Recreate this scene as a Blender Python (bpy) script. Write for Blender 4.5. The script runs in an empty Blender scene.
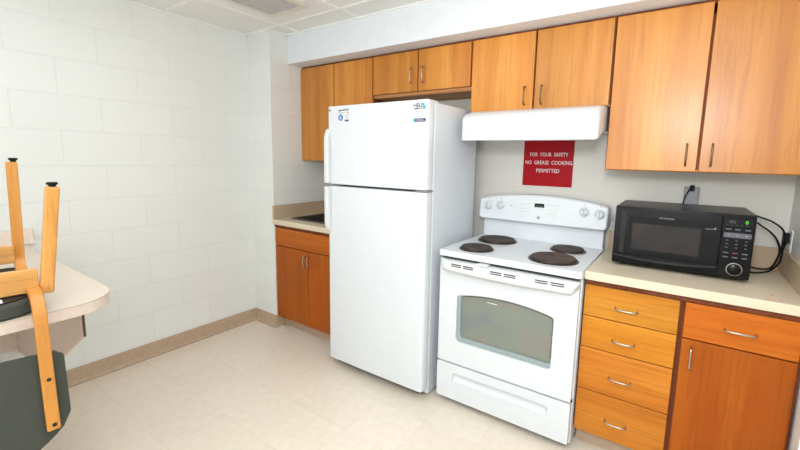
import bpy, bmesh, math, random
from mathutils import Vector, Matrix
R = math.radians
random.seed(7)
S = bpy.context.scene
COL = S.collection

# ------------------------------------------------------------------ materials
def srgb(r, g, b):
    f = lambda c: (c/255/12.92) if c/255 <= .04045 else ((c/255+.055)/1.055)**2.4
    return (f(r), f(g), f(b), 1)

class NT:
    def __init__(s, name):
        s.m = bpy.data.materials.new(name); s.m.use_nodes = True
        s.t = s.m.node_tree; s.t.nodes.clear()
        s.out = s.n('ShaderNodeOutputMaterial'); s.b = s.n('ShaderNodeBsdfPrincipled')
        s.l(s.b.outputs[0], s.out.inputs[0])
    def n(s, typ, **kw):
        nd = s.t.nodes.new(typ)
        for k, v in kw.items(): setattr(nd, k, v)
        return nd
    def l(s, a, b): s.t.links.new(a, b)
    def math(s, op, a, b=None):
        nd = s.n('ShaderNodeMath', operation=op)
        for i, v in enumerate((a, b)):
            if v is None: continue
            if isinstance(v, (int, float)): nd.inputs[i].default_value = v
            else: s.l(v, nd.inputs[i])
        return nd.outputs[0]
    def mix(s, fac, a, b, mode='MIX'):
        nd = s.n('ShaderNodeMix', data_type='RGBA', blend_type=mode)
        for i, v in ((0, fac), (6, a), (7, b)):
            if isinstance(v, (int, float, tuple)): nd.inputs[i].default_value = v
            else: s.l(v, nd.inputs[i])
        return nd.outputs[2]
    def coord(s, which='Object'): return s.n('ShaderNodeTexCoord').outputs[which]
    def pos(s): return s.n('ShaderNodeNewGeometry').outputs['Position']
    def mapping(s, vec, scale=(1,1,1), loc=(0,0,0), rot=(0,0,0)):
        nd = s.n('ShaderNodeMapping'); s.l(vec, nd.inputs[0])
        nd.inputs['Location'].default_value = loc; nd.inputs['Rotation'].default_value = rot; nd.inputs['Scale'].default_value = scale
        return nd.outputs[0]
    def noise(s, vec, scale, detail=3, rough=.5, dist=0):
        nd = s.n('ShaderNodeTexNoise'); s.l(vec, nd.inputs['Vector'])
        nd.inputs['Scale'].default_value = scale; nd.inputs['Detail'].default_value = detail
        nd.inputs['Roughness'].default_value = rough; nd.inputs['Distortion'].default_value = dist
        return nd.outputs[0]
    def ramp(s, fac, stops):
        nd = s.n('ShaderNodeValToRGB'); s.l(fac, nd.inputs[0]); cr = nd.color_ramp
        while len(cr.elements) < len(stops): cr.elements.new(.5)
        for e, (p, c) in zip(cr.elements, stops): e.position = p; e.color = c
        return nd.outputs[0]
    def bump(s, h, strength=.3, dist=.002):
        nd = s.n('ShaderNodeBump'); nd.inputs['Strength'].default_value = strength; nd.inputs['Distance'].default_value = dist
        s.l(h, nd.inputs['Height']); s.l(nd.outputs[0], s.b.inputs['Normal'])
    def set(s, color=None, rough=None, metal=None, spec=None, coat=None):
        for k, v in (('Base Color', color), ('Roughness', rough), ('Metallic', metal), ('Specular IOR Level', spec), ('Coat Weight', coat)):
            if v is None: continue
            if isinstance(v, (int, float, tuple)): s.b.inputs[k].default_value = v
            else: s.l(v, s.b.inputs[k])
        return s

def plain(name, col, rough=.5, metal=0, spec=.5, speck=.03, scale=60):
    """a near uniform finish with a faint procedural mottling"""
    t = NT(name); c = srgb(*col)
    f = t.noise(t.coord(), scale, 2)
    dark = tuple(x*(1-speck*2) for x in c[:3])+(1,); lite = tuple(min(1, x*(1+speck*2)) for x in c[:3])+(1,)
    t.set(t.ramp(f, [(.3, dark), (.7, lite)]), rough, metal, spec)
    return t.m

def wood(name, base, dark, lite, axis='z', rough=.34, coat=.25, band=1.0):
    t = NT(name)
    info = t.n('ShaderNodeObjectInfo')
    rnd = t.math('MULTIPLY', info.outputs['Random'], 37.0)
    comb = t.n('ShaderNodeCombineXYZ')
    for i in range(3): t.l(rnd, comb.inputs[i])
    add = t.n('ShaderNodeVectorMath', operation='ADD'); t.l(t.coord(), add.inputs[0]); t.l(comb.outputs[0], add.inputs[1])
    v = add.outputs[0]
    sc = {'z': (1, 1, .04), 'x': (.04, 1, 1), 'y': (1, .04, 1)}[axis]
    a = t.noise(t.mapping(v, sc), 11*band, 5, .6, .5)       # broad figure
    b = t.noise(t.mapping(v, sc), 70, 4, .6)                # fine pores
    c = t.noise(t.mapping(v, tuple(q*.5 if q == 1 else q for q in sc)), 5, 1)   # boards glued up
    col = t.ramp(a, [(.34, srgb(*[max(0, x-14) for x in dark])), (.5, srgb(*base)), (.66, srgb(*[min(255, x+6) for x in lite]))])
    col = t.mix(.55, col, t.ramp(c, [(.35, srgb(*[x*.93 for x in base])), (.65, srgb(*[min(255, x*1.06) for x in base]))]))
    col = t.mix(t.math('MULTIPLY', t.math('GREATER_THAN', b, .57), .22), col, srgb(*[x*.72 for x in dark]))
    hs = t.n('ShaderNodeHueSaturation'); t.l(col, hs.inputs['Color'])
    t.l(t.math('ADD', .93, t.math('MULTIPLY', info.outputs['Random'], .14)), hs.inputs['Value'])
    t.set(hs.outputs[0], rough, 0, .22, coat)
    t.b.inputs['Coat Roughness'].default_value = .3
    t.bump(b, .06, .001)
    return t.m

def block_wall(name, plane, u0, z0, col=(238, 240, 236)):
    """painted concrete block, running bond. plane 'y': courses run along Y, 'x': along X"""
    t = NT(name)
    sep = t.n('ShaderNodeSeparateXYZ'); t.l(t.pos(), sep.inputs[0])
    comb = t.n('ShaderNodeCombineXYZ')
    t.l(t.math('SUBTRACT', sep.outputs['Y' if plane == 'y' else 'X'], u0), comb.inputs[0])
    t.l(t.math('SUBTRACT', sep.outputs['Z'], z0), comb.inputs[1])
    br = t.n('ShaderNodeTexBrick'); t.l(comb.outputs[0], br.inputs['Vector'])
    br.offset = .5; br.offset_frequency = 2; br.squash = 1
    br.inputs['Scale'].default_value = 1; br.inputs['Brick Width'].default_value = .4064; br.inputs['Row Height'].default_value = .2032
    br.inputs['Mortar Size'].default_value = .0042; br.inputs['Mortar Smooth'].default_value = .6; br.inputs['Bias'].default_value = 0
    c = srgb(*col)
    br.inputs['Color1'].default_value = c
    br.inputs['Color2'].default_value = tuple(x*.985 for x in c[:3])+(1,)
    br.inputs['Mortar'].default_value = tuple(x*.945 for x in c[:3])+(1,)
    n = t.noise(t.pos(), 90, 3)
    t.set(t.mix(.05, br.outputs[0], t.ramp(n, [(.3, (.6, .6, .56, 1)), (.7, (1, 1, 1, 1))]), 'MULTIPLY'), .55, 0, .35)
    h = t.math('SUBTRACT', t.math('MULTIPLY', n, .25), t.math('MULTIPLY', br.outputs['Fac'], 1.0))
    t.bump(h, .4, .004)
    return t.m

def grid_fac(t, u, v, pitch, half):
    """1 on grid lines"""
    def one(w):
        m = t.math('PINGPONG', w, pitch/2)
        return t.math('LESS_THAN', m, half)
    return t.math('MAXIMUM', one(u), one(v))

def floor_mat():
    t = NT('vinyl_floor_tile')
    sep = t.n('ShaderNodeSeparateXYZ'); t.l(t.pos(), sep.inputs[0])
    u = t.math('ADD', sep.outputs[0], 30.48-.73); v = t.math('ADD', sep.outputs[1], 30.48+1.505)
    line = grid_fac(t, u, v, .3048, .0013)
    fine = t.noise(t.pos(), 140, 2); mid = t.noise(t.pos(), 24, 4, .6)
    c = t.ramp(mid, [(.3, srgb(231, 219, 201)), (.7, srgb(239, 228, 212))])
    wn = t.n('ShaderNodeTexWhiteNoise', noise_dimensions='2D'); cb = t.n('ShaderNodeCombineXYZ')
    t.l(t.math('FLOOR', t.math('DIVIDE', u, .3048)), cb.inputs[0]); t.l(t.math('FLOOR', t.math('DIVIDE', v, .3048)), cb.inputs[1]); t.l(cb.outputs[0], wn.inputs['Vector'])
    c = t.mix(.06, c, t.ramp(wn.outputs[0], [(0, (.55, .5, .45, 1)), (1, (1, 1, 1, 1))]), 'MULTIPLY')
    c = t.mix(.10, c, t.ramp(fine, [(.35, (.6, .53, .45, 1)), (.6, (1, 1, 1, 1))]), 'MULTIPLY')
    c = t.mix(t.math('MULTIPLY', line, .28), c, srgb(176, 156, 134))
    t.set(c, .31, 0, .5)
    t.bump(t.math('SUBTRACT', 0, line), .06, .001)
    return t.m

def ceiling_mat():
    t = NT('acoustic_ceiling_tile')
    sep = t.n('ShaderNodeSeparateXYZ'); t.l(t.pos(), sep.inputs[0])
    v1 = t.n('ShaderNodeTexVoronoi'); t.l(t.pos(), v1.inputs['Vector']); v1.inputs['Scale'].default_value = 95
    pit = t.math('LESS_THAN', v1.outputs['Distance'], .22)
    n = t.noise(t.pos(), 150, 2)
    c = t.ramp(n, [(.3, srgb(236, 236, 232)), (.7, srgb(246, 246, 243))])
    c = t.mix(t.math('MULTIPLY', pit, .12), c, srgb(150, 150, 140))
    t.set(c, .9, 0, .2); t.bump(t.math('SUBTRACT', 0, pit), .3, .002)
    return t.m

M = {}
M['block_l'] = block_wall('painted_block_left', 'y', -.8151-.4064*20, .114-.4064)
M['block_x'] = block_wall('painted_block_return', 'x', -.281-.4064*10, .114-.4064)
M['paint_back'] = plain('cream_wall_paint', (224, 221, 212), .6, 0, .3, .004, 40)
M['soffit'] = plain('cool_white_paint', (232, 236, 239), .6, 0, .3, .01, 20)
M['floor'] = floor_mat(); M['ceiling'] = ceiling_mat()
M['grid'] = plain('white_ceiling_grid', (248, 247, 243), .4)
M['vinyl'] = plain('tan_vinyl_base', (190, 166, 140), .45, 0, .4, .03, 30)
M['vinyl_lip'] = plain('tan_vinyl_lip', (205, 186, 164), .4)
M['wood_v'] = wood('cherry_veneer_upright', (206, 132, 44), (186, 105, 26), (219, 153, 66), 'z', .42, .8)
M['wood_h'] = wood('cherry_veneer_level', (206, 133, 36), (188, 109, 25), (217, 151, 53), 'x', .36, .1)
M['wood_h_shaded'] = wood('cherry_veneer_level_shaded', (194, 117, 35), (176, 95, 24), (206, 135, 49), 'x', .36, .06)  # shaded copy for the lower drawers: light falloff put into the colour
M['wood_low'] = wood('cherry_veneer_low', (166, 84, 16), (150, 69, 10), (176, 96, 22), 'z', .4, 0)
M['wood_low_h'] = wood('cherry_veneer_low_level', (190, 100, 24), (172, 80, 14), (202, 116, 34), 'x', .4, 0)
M['carcass'] = wood('red_brown_carcass', (120, 62, 34), (100, 48, 26), (138, 76, 44), 'z', .5, 0)
M['carcass_under'] = wood('cabinet_underside', (196, 140, 92), (170, 112, 66), (210, 160, 112), 'x', .5, 0)
M['birch'] = wood('bent_birch_varnish', (221, 152, 72), (204, 132, 54), (232, 172, 98), 'z', .3, .3, .6)
M['birch_h'] = wood('bent_birch_rail', (224, 164, 92), (206, 142, 68), (236, 184, 118), 'y', .3, .3, .6)
M['lam'] = plain('beige_laminate', (217, 203, 180), .35, 0, .45, .05, 220)
M['lam_edge'] = plain('beige_laminate_edge', (222, 206, 180), .35, 0, .45, .03, 120)
M['lam_splash'] = plain('beige_laminate_splash', (196, 172, 144), .4, 0, .4, .04, 200)
M['desk'] = plain('grey_beige_laminate', (216, 204, 188), .4, 0, .4, .03, 200)
M['desk_edge'] = plain('pink_beige_edge', (222, 204, 190), .4, 0, .4, .03, 60)
M['desk_side'] = plain('pink_beige_panel', (240, 222, 207), .5, 0, .35, .03, 40)
M['dark_line'] = plain('dark_seam_and_shadow', (88, 66, 52), .6)  # desk seams, and the painted shadow gap along the baseboards
M['white'] = plain('white_enamel', (220, 224, 227), .24, 0, .4, .006, 20)
M['white_tex'] = plain('white_painted_steel', (222, 227, 232), .34, 0, .4, .008, 200)
M['white_pl'] = plain('white_plastic', (219, 222, 222), .35, 0, .4, .01, 40)
M['grey_pl'] = plain('grey_plastic', (150, 152, 156), .45)
M['gasket'] = plain('grey_gasket', (96, 98, 100), .6)
M['black_gap'] = plain('black_rubber', (22, 22, 22), .6)
M['chrome'] = plain('brushed_nickel', (178, 172, 160), .28, 1, .5, .02, 200)
M['bronze'] = plain('aged_bronze', (124, 104, 76), .35, 1, .5, .05, 200)
M['steel'] = plain('sink_steel', (120, 120, 118), .35, 1, .5, .03, 200)
M['black'] = plain('black_gloss_plastic', (13, 13, 14), .2, 0, .22, .02, 40)
M['black_body'] = plain('black_painted_steel', (27, 26, 25), .36, 0, .3, .04, 200)
M['black_matte'] = plain('black_matte_plastic', (15, 15, 16), .5, 0, .2)
M['red'] = plain('red_engraved_plastic', (172, 12, 26), .4, 0, .15, .03, 20)
M['text_white'] = plain('white_lettering', (240, 236, 234), .5)
M['text_dark'] = plain('dark_print', (64, 66, 84), .5)
M['text_grey'] = plain('grey_print', (176, 178, 184), .5)
M['blue'] = plain('blue_print', (24, 112, 214), .4)
M['teal'] = plain('teal_print', (40, 178, 204), .4)
M['orange'] = plain('orange_print', (214, 130, 80), .4)
M['red_dot'] = plain('red_print', (226, 60, 58), .4)
M['navy'] = plain('navy_print', (52, 64, 104), .4)
M['fabric'] = plain('grey_green_upholstery', (74, 77, 70), .85, 0, .2, .06, 260)
M['fabric_dark'] = plain('dark_seat_underside', (58, 50, 44), .9, 0, .2, .06, 160)
M['paper'] = plain('white_paper_tag', (240, 240, 240), .7)
M['crumb'] = plain('orange_crumb', (216, 146, 70), .8)
M['lcd_off'] = plain('green_black_display', (60, 76, 60), .25)
M['lens'] = plain('dim_segments', (70, 82, 78), .4)
M['vent_slot'] = plain('dark_vent_slot', (44, 42, 42), .7)
M['grille'] = plain('grey_grille', (196, 193, 188), .6)
M['grille_back'] = plain('grille_backing', (88, 86, 82), .8)
M['frame'] = plain('ivory_vent_frame', (228, 222, 210), .5)

def burner_mat():
    t = NT('cast_iron_rusty')
    n = t.noise(t.coord(), 26, 5, .6)
    info = t.n('ShaderNodeObjectInfo')
    rust = t.math('MULTIPLY', info.outputs['Random'], .08)
    c = t.ramp(t.math('ADD', n, rust), [(.46, srgb(56, 50, 47)), (.62, srgb(74, 60, 52)), (.80, srgb(120, 78, 54))])
    t.set(c, .62, .2, .4); t.bump(n, .15, .001); return t.m
M['burner'] = burner_mat()
M['drip'] = plain('burnt_drip_ring', (60, 50, 44), .4, .4, .5, .1, 90)

def glow(name, col, e):
    t = NT(name); t.set(srgb(*col), .4)
    t.b.inputs['Emission Color'].default_value = srgb(*col); t.b.inputs['Emission Strength'].default_value = e
    return t.m
M['green_led'] = glow('green_display_digit', (90, 220, 40), .6)

def glass_oven():
    t = NT('oven_window_glass')
    n = t.noise(t.coord(), 5, 2); f = t.noise(t.coord(), 420, 2)
    c = t.ramp(n, [(.3, srgb(160, 160, 168)), (.5, srgb(168, 174, 160)), (.7, srgb(178, 168, 158))])
    c = t.mix(.25, c, t.ramp(f, [(.3, (.5, .5, .5, 1)), (.7, (1, 1, 1, 1))]), 'MULTIPLY')
    t.set(c, .12, .0, .6)
    tr = t.n('ShaderNodeBsdfTransparent'); tr.inputs[0].default_value = (.85, .9, .86, 1)
    mx = t.n('ShaderNodeMixShader'); mx.inputs[0].default_value = .5
    t.l(t.b.outputs[0], mx.inputs[1]); t.l(tr.outputs[0], mx.inputs[2]); t.l(mx.outputs[0], t.out.inputs[0])
    return t.m
M['oven_glass'] = glass_oven()
M['oven_in'] = plain('oven_liner', (132, 140, 132), .6)
M['oven_rim'] = plain('oven_window_rim', (150, 164, 166), .3)
M['rack'] = plain('oven_rack_wire', (236, 234, 222), .4, .0)
def mw_glass():
    t = NT('microwave_window_mesh')
    f = t.noise(t.coord(), 300, 2); n = t.noise(t.coord(), 6, 2)
    c = t.ramp(n, [(.35, srgb(44, 42, 41)), (.7, srgb(60, 52, 48))])
    t.set(t.mix(.4, c, t.ramp(f, [(.4, (.5, .5, .5, 1)), (.6, (1, 1, 1, 1))]), 'MULTIPLY'), .25, 0, .2); return t.m
M['mw_glass'] = mw_glass()
M['key'] = plain('dim_key_print', (96, 97, 102), .5)
M['key_red'] = plain('dim_red_print', (130, 50, 50), .5)
M['key_pad'] = plain('slate_key_pad', (92, 92, 102), .4)
M['ring'] = plain('pale_dial_ring', (186, 182, 172), .35, .3)
M['clear'] = plain('pale_lilac_plastic', (206, 204, 212), .25)

# ------------------------------------------------------------------ geometry helpers
def box(bm, x0, x1, y0, y1, z0, z1, mat_i=0):
    vs = [bm.verts.new(p) for p in ((x0,y0,z0),(x1,y0,z0),(x1,y1,z0),(x0,y1,z0),(x0,y0,z1),(x1,y0,z1),(x1,y1,z1),(x0,y1,z1))]
    for f in ((0,3,2,1),(4,5,6,7),(0,1,5,4),(1,2,6,5),(2,3,7,6),(3,0,4,7)):
        bm.faces.new([vs[i] for i in f])
    return bm
def B(*a): return box(bmesh.new(), *a)

def tube(bm, pts, r, seg=10, cap=True):
    """round bar along a polyline with parallel-transported frames"""
    pts = [Vector(p) for p in pts]; rings = []
    rs = r if isinstance(r, (list, tuple)) else [r]*len(pts)
    up = None
    for i, p in enumerate(pts):
        d = ((pts[min(i+1, len(pts)-1)]-p).normalized()+(p-pts[max(i-1, 0)]).normalized()).normalized()
        if up is None: up = d.orthogonal().normalized()
        up = (up-d*up.dot(d)).normalized(); s = d.cross(up)
        rings.append([bm.verts.new(p+(up*math.cos(2*math.pi*k/seg)+s*math.sin(2*math.pi*k/seg))*rs[i]) for k in range(seg)])
    for a, b in zip(rings, rings[1:]):
        for k in range(seg): bm.faces.new((a[k], a[(k+1) % seg], b[(k+1) % seg], b[k]))
    if cap: bm.faces.new(rings[0][::-1]); bm.faces.new(rings[-1])
    return bm

def strip(bm, pts, side, w, th, ths=None):
    """flat bent-ply bar: rectangular section (w across 'side', th in the bend plane) along pts"""
    pts = [Vector(p) for p in pts]; side = Vector(side).normalized(); rings = []
    for i, p in enumerate(pts):
        a = (p-pts[i-1]).normalized() if i else None; b = (pts[i+1]-p).normalized() if i < len(pts)-1 else None
        d = ((a or b)+(b or a)).normalized()
        s = (side-d*side.dot(d)).normalized(); n = d.cross(s)
        k = 1/max(.5, math.sqrt((1+(a or b).dot(b or a))/2)); t = (ths[i] if ths else th)*k
        rings.append([bm.verts.new(p+s*w/2*sx+n*t/2*sy) for sx, sy in ((-1,-1),(1,-1),(1,1),(-1,1))])
    for a, b in zip(rings, rings[1:]):
        for k in range(4): bm.faces.new((a[k], a[(k+1) % 4], b[(k+1) % 4], b[k]))
    bm.faces.new(rings[0][::-1]); bm.faces.new(rings[-1])
    return bm

def arc(c, r, a0, a1, n, ax=0):
    return [(c[0]+r*math.cos(R(a0+(a1-a0)*i/n)), c[1]+r*math.sin(R(a0+(a1-a0)*i/n))) for i in range(n+1)]

def rrect(x0, x1, y0, y1, r, n=6):
    rs = r if isinstance(r, (list, tuple)) else [r]*4     # corners: x0y0, x1y0, x1y1, x0y1
    out = []
    for (cx, cy, a), q in zip(((x0,y0,180),(x1,y0,270),(x1,y1,0),(x0,y1,90)), rs):
        if q <= 0: out.append((cx, cy)); continue
        sx = 1 if cx == x0 else -1; sy = 1 if cy == y0 else -1
        out += arc((cx+sx*q, cy+sy*q), q, a, a+90, n)
    return out

def plate(outer, holes, a, b, to3):
    """flat plate from 2D outline with holes; to3(u, v, w) maps to 3D; w runs a..b"""
    bm = bmesh.new(); edges = []
    for loop in [outer]+list(holes):
        vs = [bm.verts.new(to3(u, v, a)) for u, v in loop]
        edges += [bm.edges.new((vs[i], vs[(i+1) % len(vs)])) for i in range(len(vs))]
    if holes: bmesh.ops.triangle_fill(bm, use_beauty=True, use_dissolve=False, edges=edges)
    else: bm.faces.new(list(bm.verts))
    d = Vector(to3(0, 0, b))-Vector(to3(0, 0, a))
    r = bmesh.ops.extrude_face_region(bm, geom=list(bm.faces))
    bmesh.ops.translate(bm, vec=d, verts=[g for g in r['geom'] if isinstance(g, bmesh.types.BMVert)])
    bmesh.ops.recalc_face_normals(bm, faces=list(bm.faces))
    return bm
XZ = lambda u, v, w: (u, w, v)
XY = lambda u, v, w: (u, v, w)
YZ = lambda u, v, w: (w, u, v)

def lathe(bm, prof, c, axis='z', seg=32):
    """profile [(radius, height)] spun about an axis through c"""
    rings = []
    for r, h in prof:
        ring = []
        for k in range(seg):
            a = 2*math.pi*k/seg; p = (r*math.cos(a), r*math.sin(a), h)
            if axis == 'y': p = (p[0], p[2], p[1])
            if axis == 'x': p = (p[2], p[0], p[1])
            ring.append(bm.verts.new(Vector(c)+Vector(p)))
        rings.append(ring)
    for a, b in zip(rings, rings[1:]):
        for k in range(seg): bm.faces.new((a[k], a[(k+1) % seg], b[(k+1) % seg], b[k]))
    bm.faces.new(rings[0][::-1]); bm.faces.new(rings[-1])
    bmesh.ops.recalc_face_normals(bm, faces=list(bm.faces))
    return bm

def obj(name, bm, mat, parent=None, bevel=0, seg=2, smooth=None, label=None, angle=30):
    me = bpy.data.meshes.new(name)
    bmesh.ops.recalc_face_normals(bm, faces=list(bm.faces))
    bm.to_mesh(me); bm.free()
    o = bpy.data.objects.new(name, me); COL.objects.link(o)
    me.materials.append(M[mat] if isinstance(mat, str) else mat)
    if parent: o.parent = parent
    if smooth is None: smooth = bevel > 0
    for p in me.polygons: p.use_smooth = smooth
    if bevel:
        md = o.modifiers.new('edge', 'BEVEL'); md.width = bevel; md.segments = seg; md.limit_method = 'ANGLE'; md.angle_limit = R(angle); md.harden_normals = True
    elif smooth: me.set_sharp_from_angle(angle=R(40))
    if label: o['label'] = label
    return o

def thing(name, label, cat, loc=(0,0,0), rz=0, group=None):
    o = bpy.data.objects.new(name, None); COL.objects.link(o)
    o.location = loc; o.rotation_euler = (0, 0, rz); o.empty_display_size = .05
    o['label'] = label; o['category'] = cat
    if group: o['group'] = group
    return o
def tag(o, label, cat, group=None):
    o['label'] = label; o['category'] = cat
    if group: o['group'] = group
    return o
def struct(name, bm, mat, bevel=0, label=None):
    o = obj(name, bm, mat, None, bevel); o['kind'] = 'structure'
    if label: o['label'] = label
    return o

def text_bm(s, size, origin, xdir=(1,0,0), zdir=(0,0,1), depth=.0004, align='CENTER', squeeze=1.0, bold=0):
    """lettering as a mesh: baseline along xdir, up along zdir, standing proud by depth"""
    cu = bpy.data.curves.new('lettering', 'FONT'); cu.body = s; cu.size = size; cu.align_x = align; cu.align_y = 'CENTER'; cu.extrude = depth; cu.resolution_u = 2; cu.offset = bold
    o = bpy.data.objects.new('lettering', cu); COL.objects.link(o)
    dg = bpy.context.evaluated_depsgraph_get(); dg.update()
    me = bpy.data.meshes.new_from_object(o.evaluated_get(dg))
    bpy.data.objects.remove(o); bpy.data.curves.remove(cu)
    bm = bmesh.new(); bm.from_mesh(me); bpy.data.meshes.remove(me)
    x = Vector(xdir).normalized(); z = Vector(zdir).normalized(); y = z.cross(x)   # local +Z of the text faces -y
    m = Matrix((( x.x*squeeze, z.x, -y.x, origin[0]), (x.y*squeeze, z.y, -y.y, origin[1]), (x.z*squeeze, z.z, -y.z, origin[2]), (0,0,0,1)))
    bm.transform(m); return bm
def join(a, b):
    me = bpy.data.meshes.new('tmp'); b.to_mesh(me); b.free(); a.from_mesh(me); bpy.data.meshes.remove(me); return a

# ------------------------------------------------------------------ room shell
XL, YJ, XR, H = -.281, -.615, 3.108, 2.357
YS, ZS, YU = -.453, 2.136, -.3265
YN, XE = -4.6, 4.5
struct('floor', B(XL-.1, XE+.1, YN-.1, .1, -.1, 0), 'floor')
struct('ceiling', B(XL-.1, XE+.1, YN-.1, .1, H, H+.1), 'ceiling')
struct('wall_left', B(XL-.1, XL, YN, YJ, 0, H), 'block_l')
struct('wall_return', B(XL-.1, 0, YJ, .1, 0, H), 'block_l')          # stub of wall left of the cupboards
struct('wall_back', B(0, XR, 0, .1, 0, H), 'paint_back')
struct('wall_right', B(XR, XR+.1, -.70, .1, 0, H), 'block_l')
struct('wall_right_return', B(XR+.1, XE, -.70, -.60, 0, H), 'soffit')
struct('wall_far_right', B(XE, XE+.1, YN, -.60, 0, H), 'soffit')
struct('wall_front', B(XL-.1, XE+.1, YN-.1, YN, 0, H), 'soffit')
struct('wall_soffit', B(0, XR, YS, 0, ZS, H), 'soffit', .004)
# ceiling suspension grid: proud tees at the tile joints
g = bmesh.new()
for x in (.15, .76, 1.37, 1.98, 2.59, 3.2, 3.81): box(g, x-.011, x+.011, YN, YS, H-.004, H)
for k in range(7): box(g, XL, XE, -.64-.6*k-.011, -.64-.6*k+.011, H-.0042, H)
struct('trim_1', g, 'grid')
g = bmesh.new(); box(g, XL, XL+.014, YN, YJ, H-.008, H); box(g, XL, 0, YJ-.014, YJ, H-.008, H); box(g, 0, .014, YJ, YS, H-.008, H); box(g, 0, XR, YS-.014, YS, H-.008, H)
struct('trim_2', g, 'grid')

def baseboard(name, pts, outn):
    """vinyl cove base along a straight run: tall face plus rounded toe"""
    (x0, y0), (x1, y1) = pts
    prof = [(0, 0), (.018, 0), (.017, .004), (.009, .012), (.005, .022), (.004, .098), (.002, .104), (0, .104)]
    bm = bmesh.new(); rings = []
    for x, y in pts: rings.append([bm.verts.new((x+outn[0]*d, y+outn[1]*d, z)) for d, z in prof])
    n = len(prof)
    for k in range(n): bm.faces.new((rings[0][k], rings[0][(k+1) % n], rings[1][(k+1) % n], rings[1][k]))
    bm.faces.new(rings[0]); bm.faces.new(rings[1][::-1])
    o = struct(name, bm, 'vinyl'); return o
baseboard('baseboard_left', ((XL, YN), (XL, YJ)), (1, 0))
baseboard('baseboard_return', ((XL, YJ), (.0, YJ)), (0, -1))
struct('shadow_line_left', B(XL+.0185, XL+.0205, YN, YJ-.02, 0, .0016), 'dark_line')  # dark strip painting the shadow gap at the baseboard toe
struct('shadow_line_return', B(XL+.02, .018, YJ-.0205, YJ-.0185, 0, .0016), 'dark_line')  # same painted shadow gap along the return wall
baseboard('baseboard_corner', ((0, YJ), (0, -.536)), (1, 0))
baseboard('baseboard_right', ((XR, -.70), (XR, -.62)), (-1, 0))

# ------------------------------------------------------------------ ceiling vent
t = thing('ceiling_vent', 'square ivory return air vent with grey louvres set in the ceiling', 'vent', (.46, -.97, H))
fr = plate(rrect(-.185, .185, -.185, .185, .004, 2), [rrect(-.148, .148, -.148, .148, .002, 2)], -.014, 0, XY)
obj('frame', fr, 'frame', t, .003)
obj('backing', B(-.15, .15, -.15, .15, -.002, 0), 'grille_back', t)
lv = bmesh.new()
for k in range(22):
    y = -.143+k*.0136
    vs = [lv.verts.new(p) for p in ((-.148, y, -.003), (.148, y, -.003), (.148, y+.008, -.011), (-.148, y+.008, -.011))]; lv.faces.new(vs)
for k in range(9): box(lv, -.148+k*.037-.0012, -.148+k*.037+.0012, -.148, .148, -.012, -.002)
obj('louvre_panel', lv, 'grille', t)

# ------------------------------------------------------------------ handles
def pull(name, mat, parent, c, length, vertical, out=.028, r=.0042):
    """bow pull: two posts joined by a gently bowed bar; c is on the door face, door faces -y"""
    x, y, z = c; h = length/2; pts = []
    prof = [(-h, 0), (-h, .012), (-h*.97, .020), (-h*.86, .0255), (-h*.5, out), (0, out+.001), (h*.5, out), (h*.86, .0255), (h*.97, .020), (h, .012), (h, 0)]
    for u, d in prof: pts.append((x, y-d, z+u) if vertical else (x+u, y-d, z))
    return obj(name, tube(bmesh.new(), pts, r, 10), mat, parent, smooth=True)

# ------------------------------------------------------------------ wall cabinets
W = XR/8
def wall_cabinet(x0, x1, zb, label, hz, hmat='bronze', drop=.004):
    w = x1-x0; zt = ZS-.001
    t = thing('wall_cabinet', label, 'cabinet', (x0, 0, zb), group='wooden wall cabinets under the soffit')
    yf = YU+.020; h = zt-zb
    car = bmesh.new()
    box(car, .001, .018, yf, -.002, drop+.01, h); box(car, w-.018, w-.001, yf, -.002, drop+.01, h)
    box(car, .018, w-.018, yf, -.002, h-.018, h); box(car, .018, w-.018, -.012, -.002, drop+.01, h-.018)
    box(car, w/2-.014, w/2+.014, yf, yf+.02, drop+.01, h-.018)
    box(car, .018, w-.018, yf, yf+.02, h-.06, h-.018)
    obj('carcass', car, 'carcass', t)
    obj('bottom_panel', B(.001, w-.001, yf-.0005, -.002, .0, .0135 if drop < .01 else .0225), 'carcass_under', t)
    for s in (0, 1):
        a, b = ((.006, w/2-.005) if s == 0 else (w/2+.005, w-.006))
        d = obj('door', B(a, b, YU, yf-.001, drop, h-.014), 'wood_v', t, .0025)
        hx = b-.042 if s == 0 else a+.042
        pull('handle', hmat, d, (hx, YU, hz-zb), .098, True)
    return t
wall_cabinet(0, 2*W, 1.38, 'tall wooden wall cabinet at the left end, beside the painted block wall', 1.46)
wall_cabinet(2*W, 4*W, 1.836, 'shortest wooden wall cabinet, directly above the refrigerator', 1.961, 'chrome', .024)
wall_cabinet(4*W, 6*W, 1.698, 'wooden wall cabinet directly above the white range hood', 1.777)
wall_cabinet(6*W, 8*W, 1.378, 'tall wooden wall cabinet hanging above the black microwave', 1.459)

# ------------------------------------------------------------------ range hood
t = thing('range_hood', 'white under-cabinet range hood above the red sign', 'hood', (1.955, 0, 1.522))
hw = .366; ht = 1.697-1.522
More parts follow.
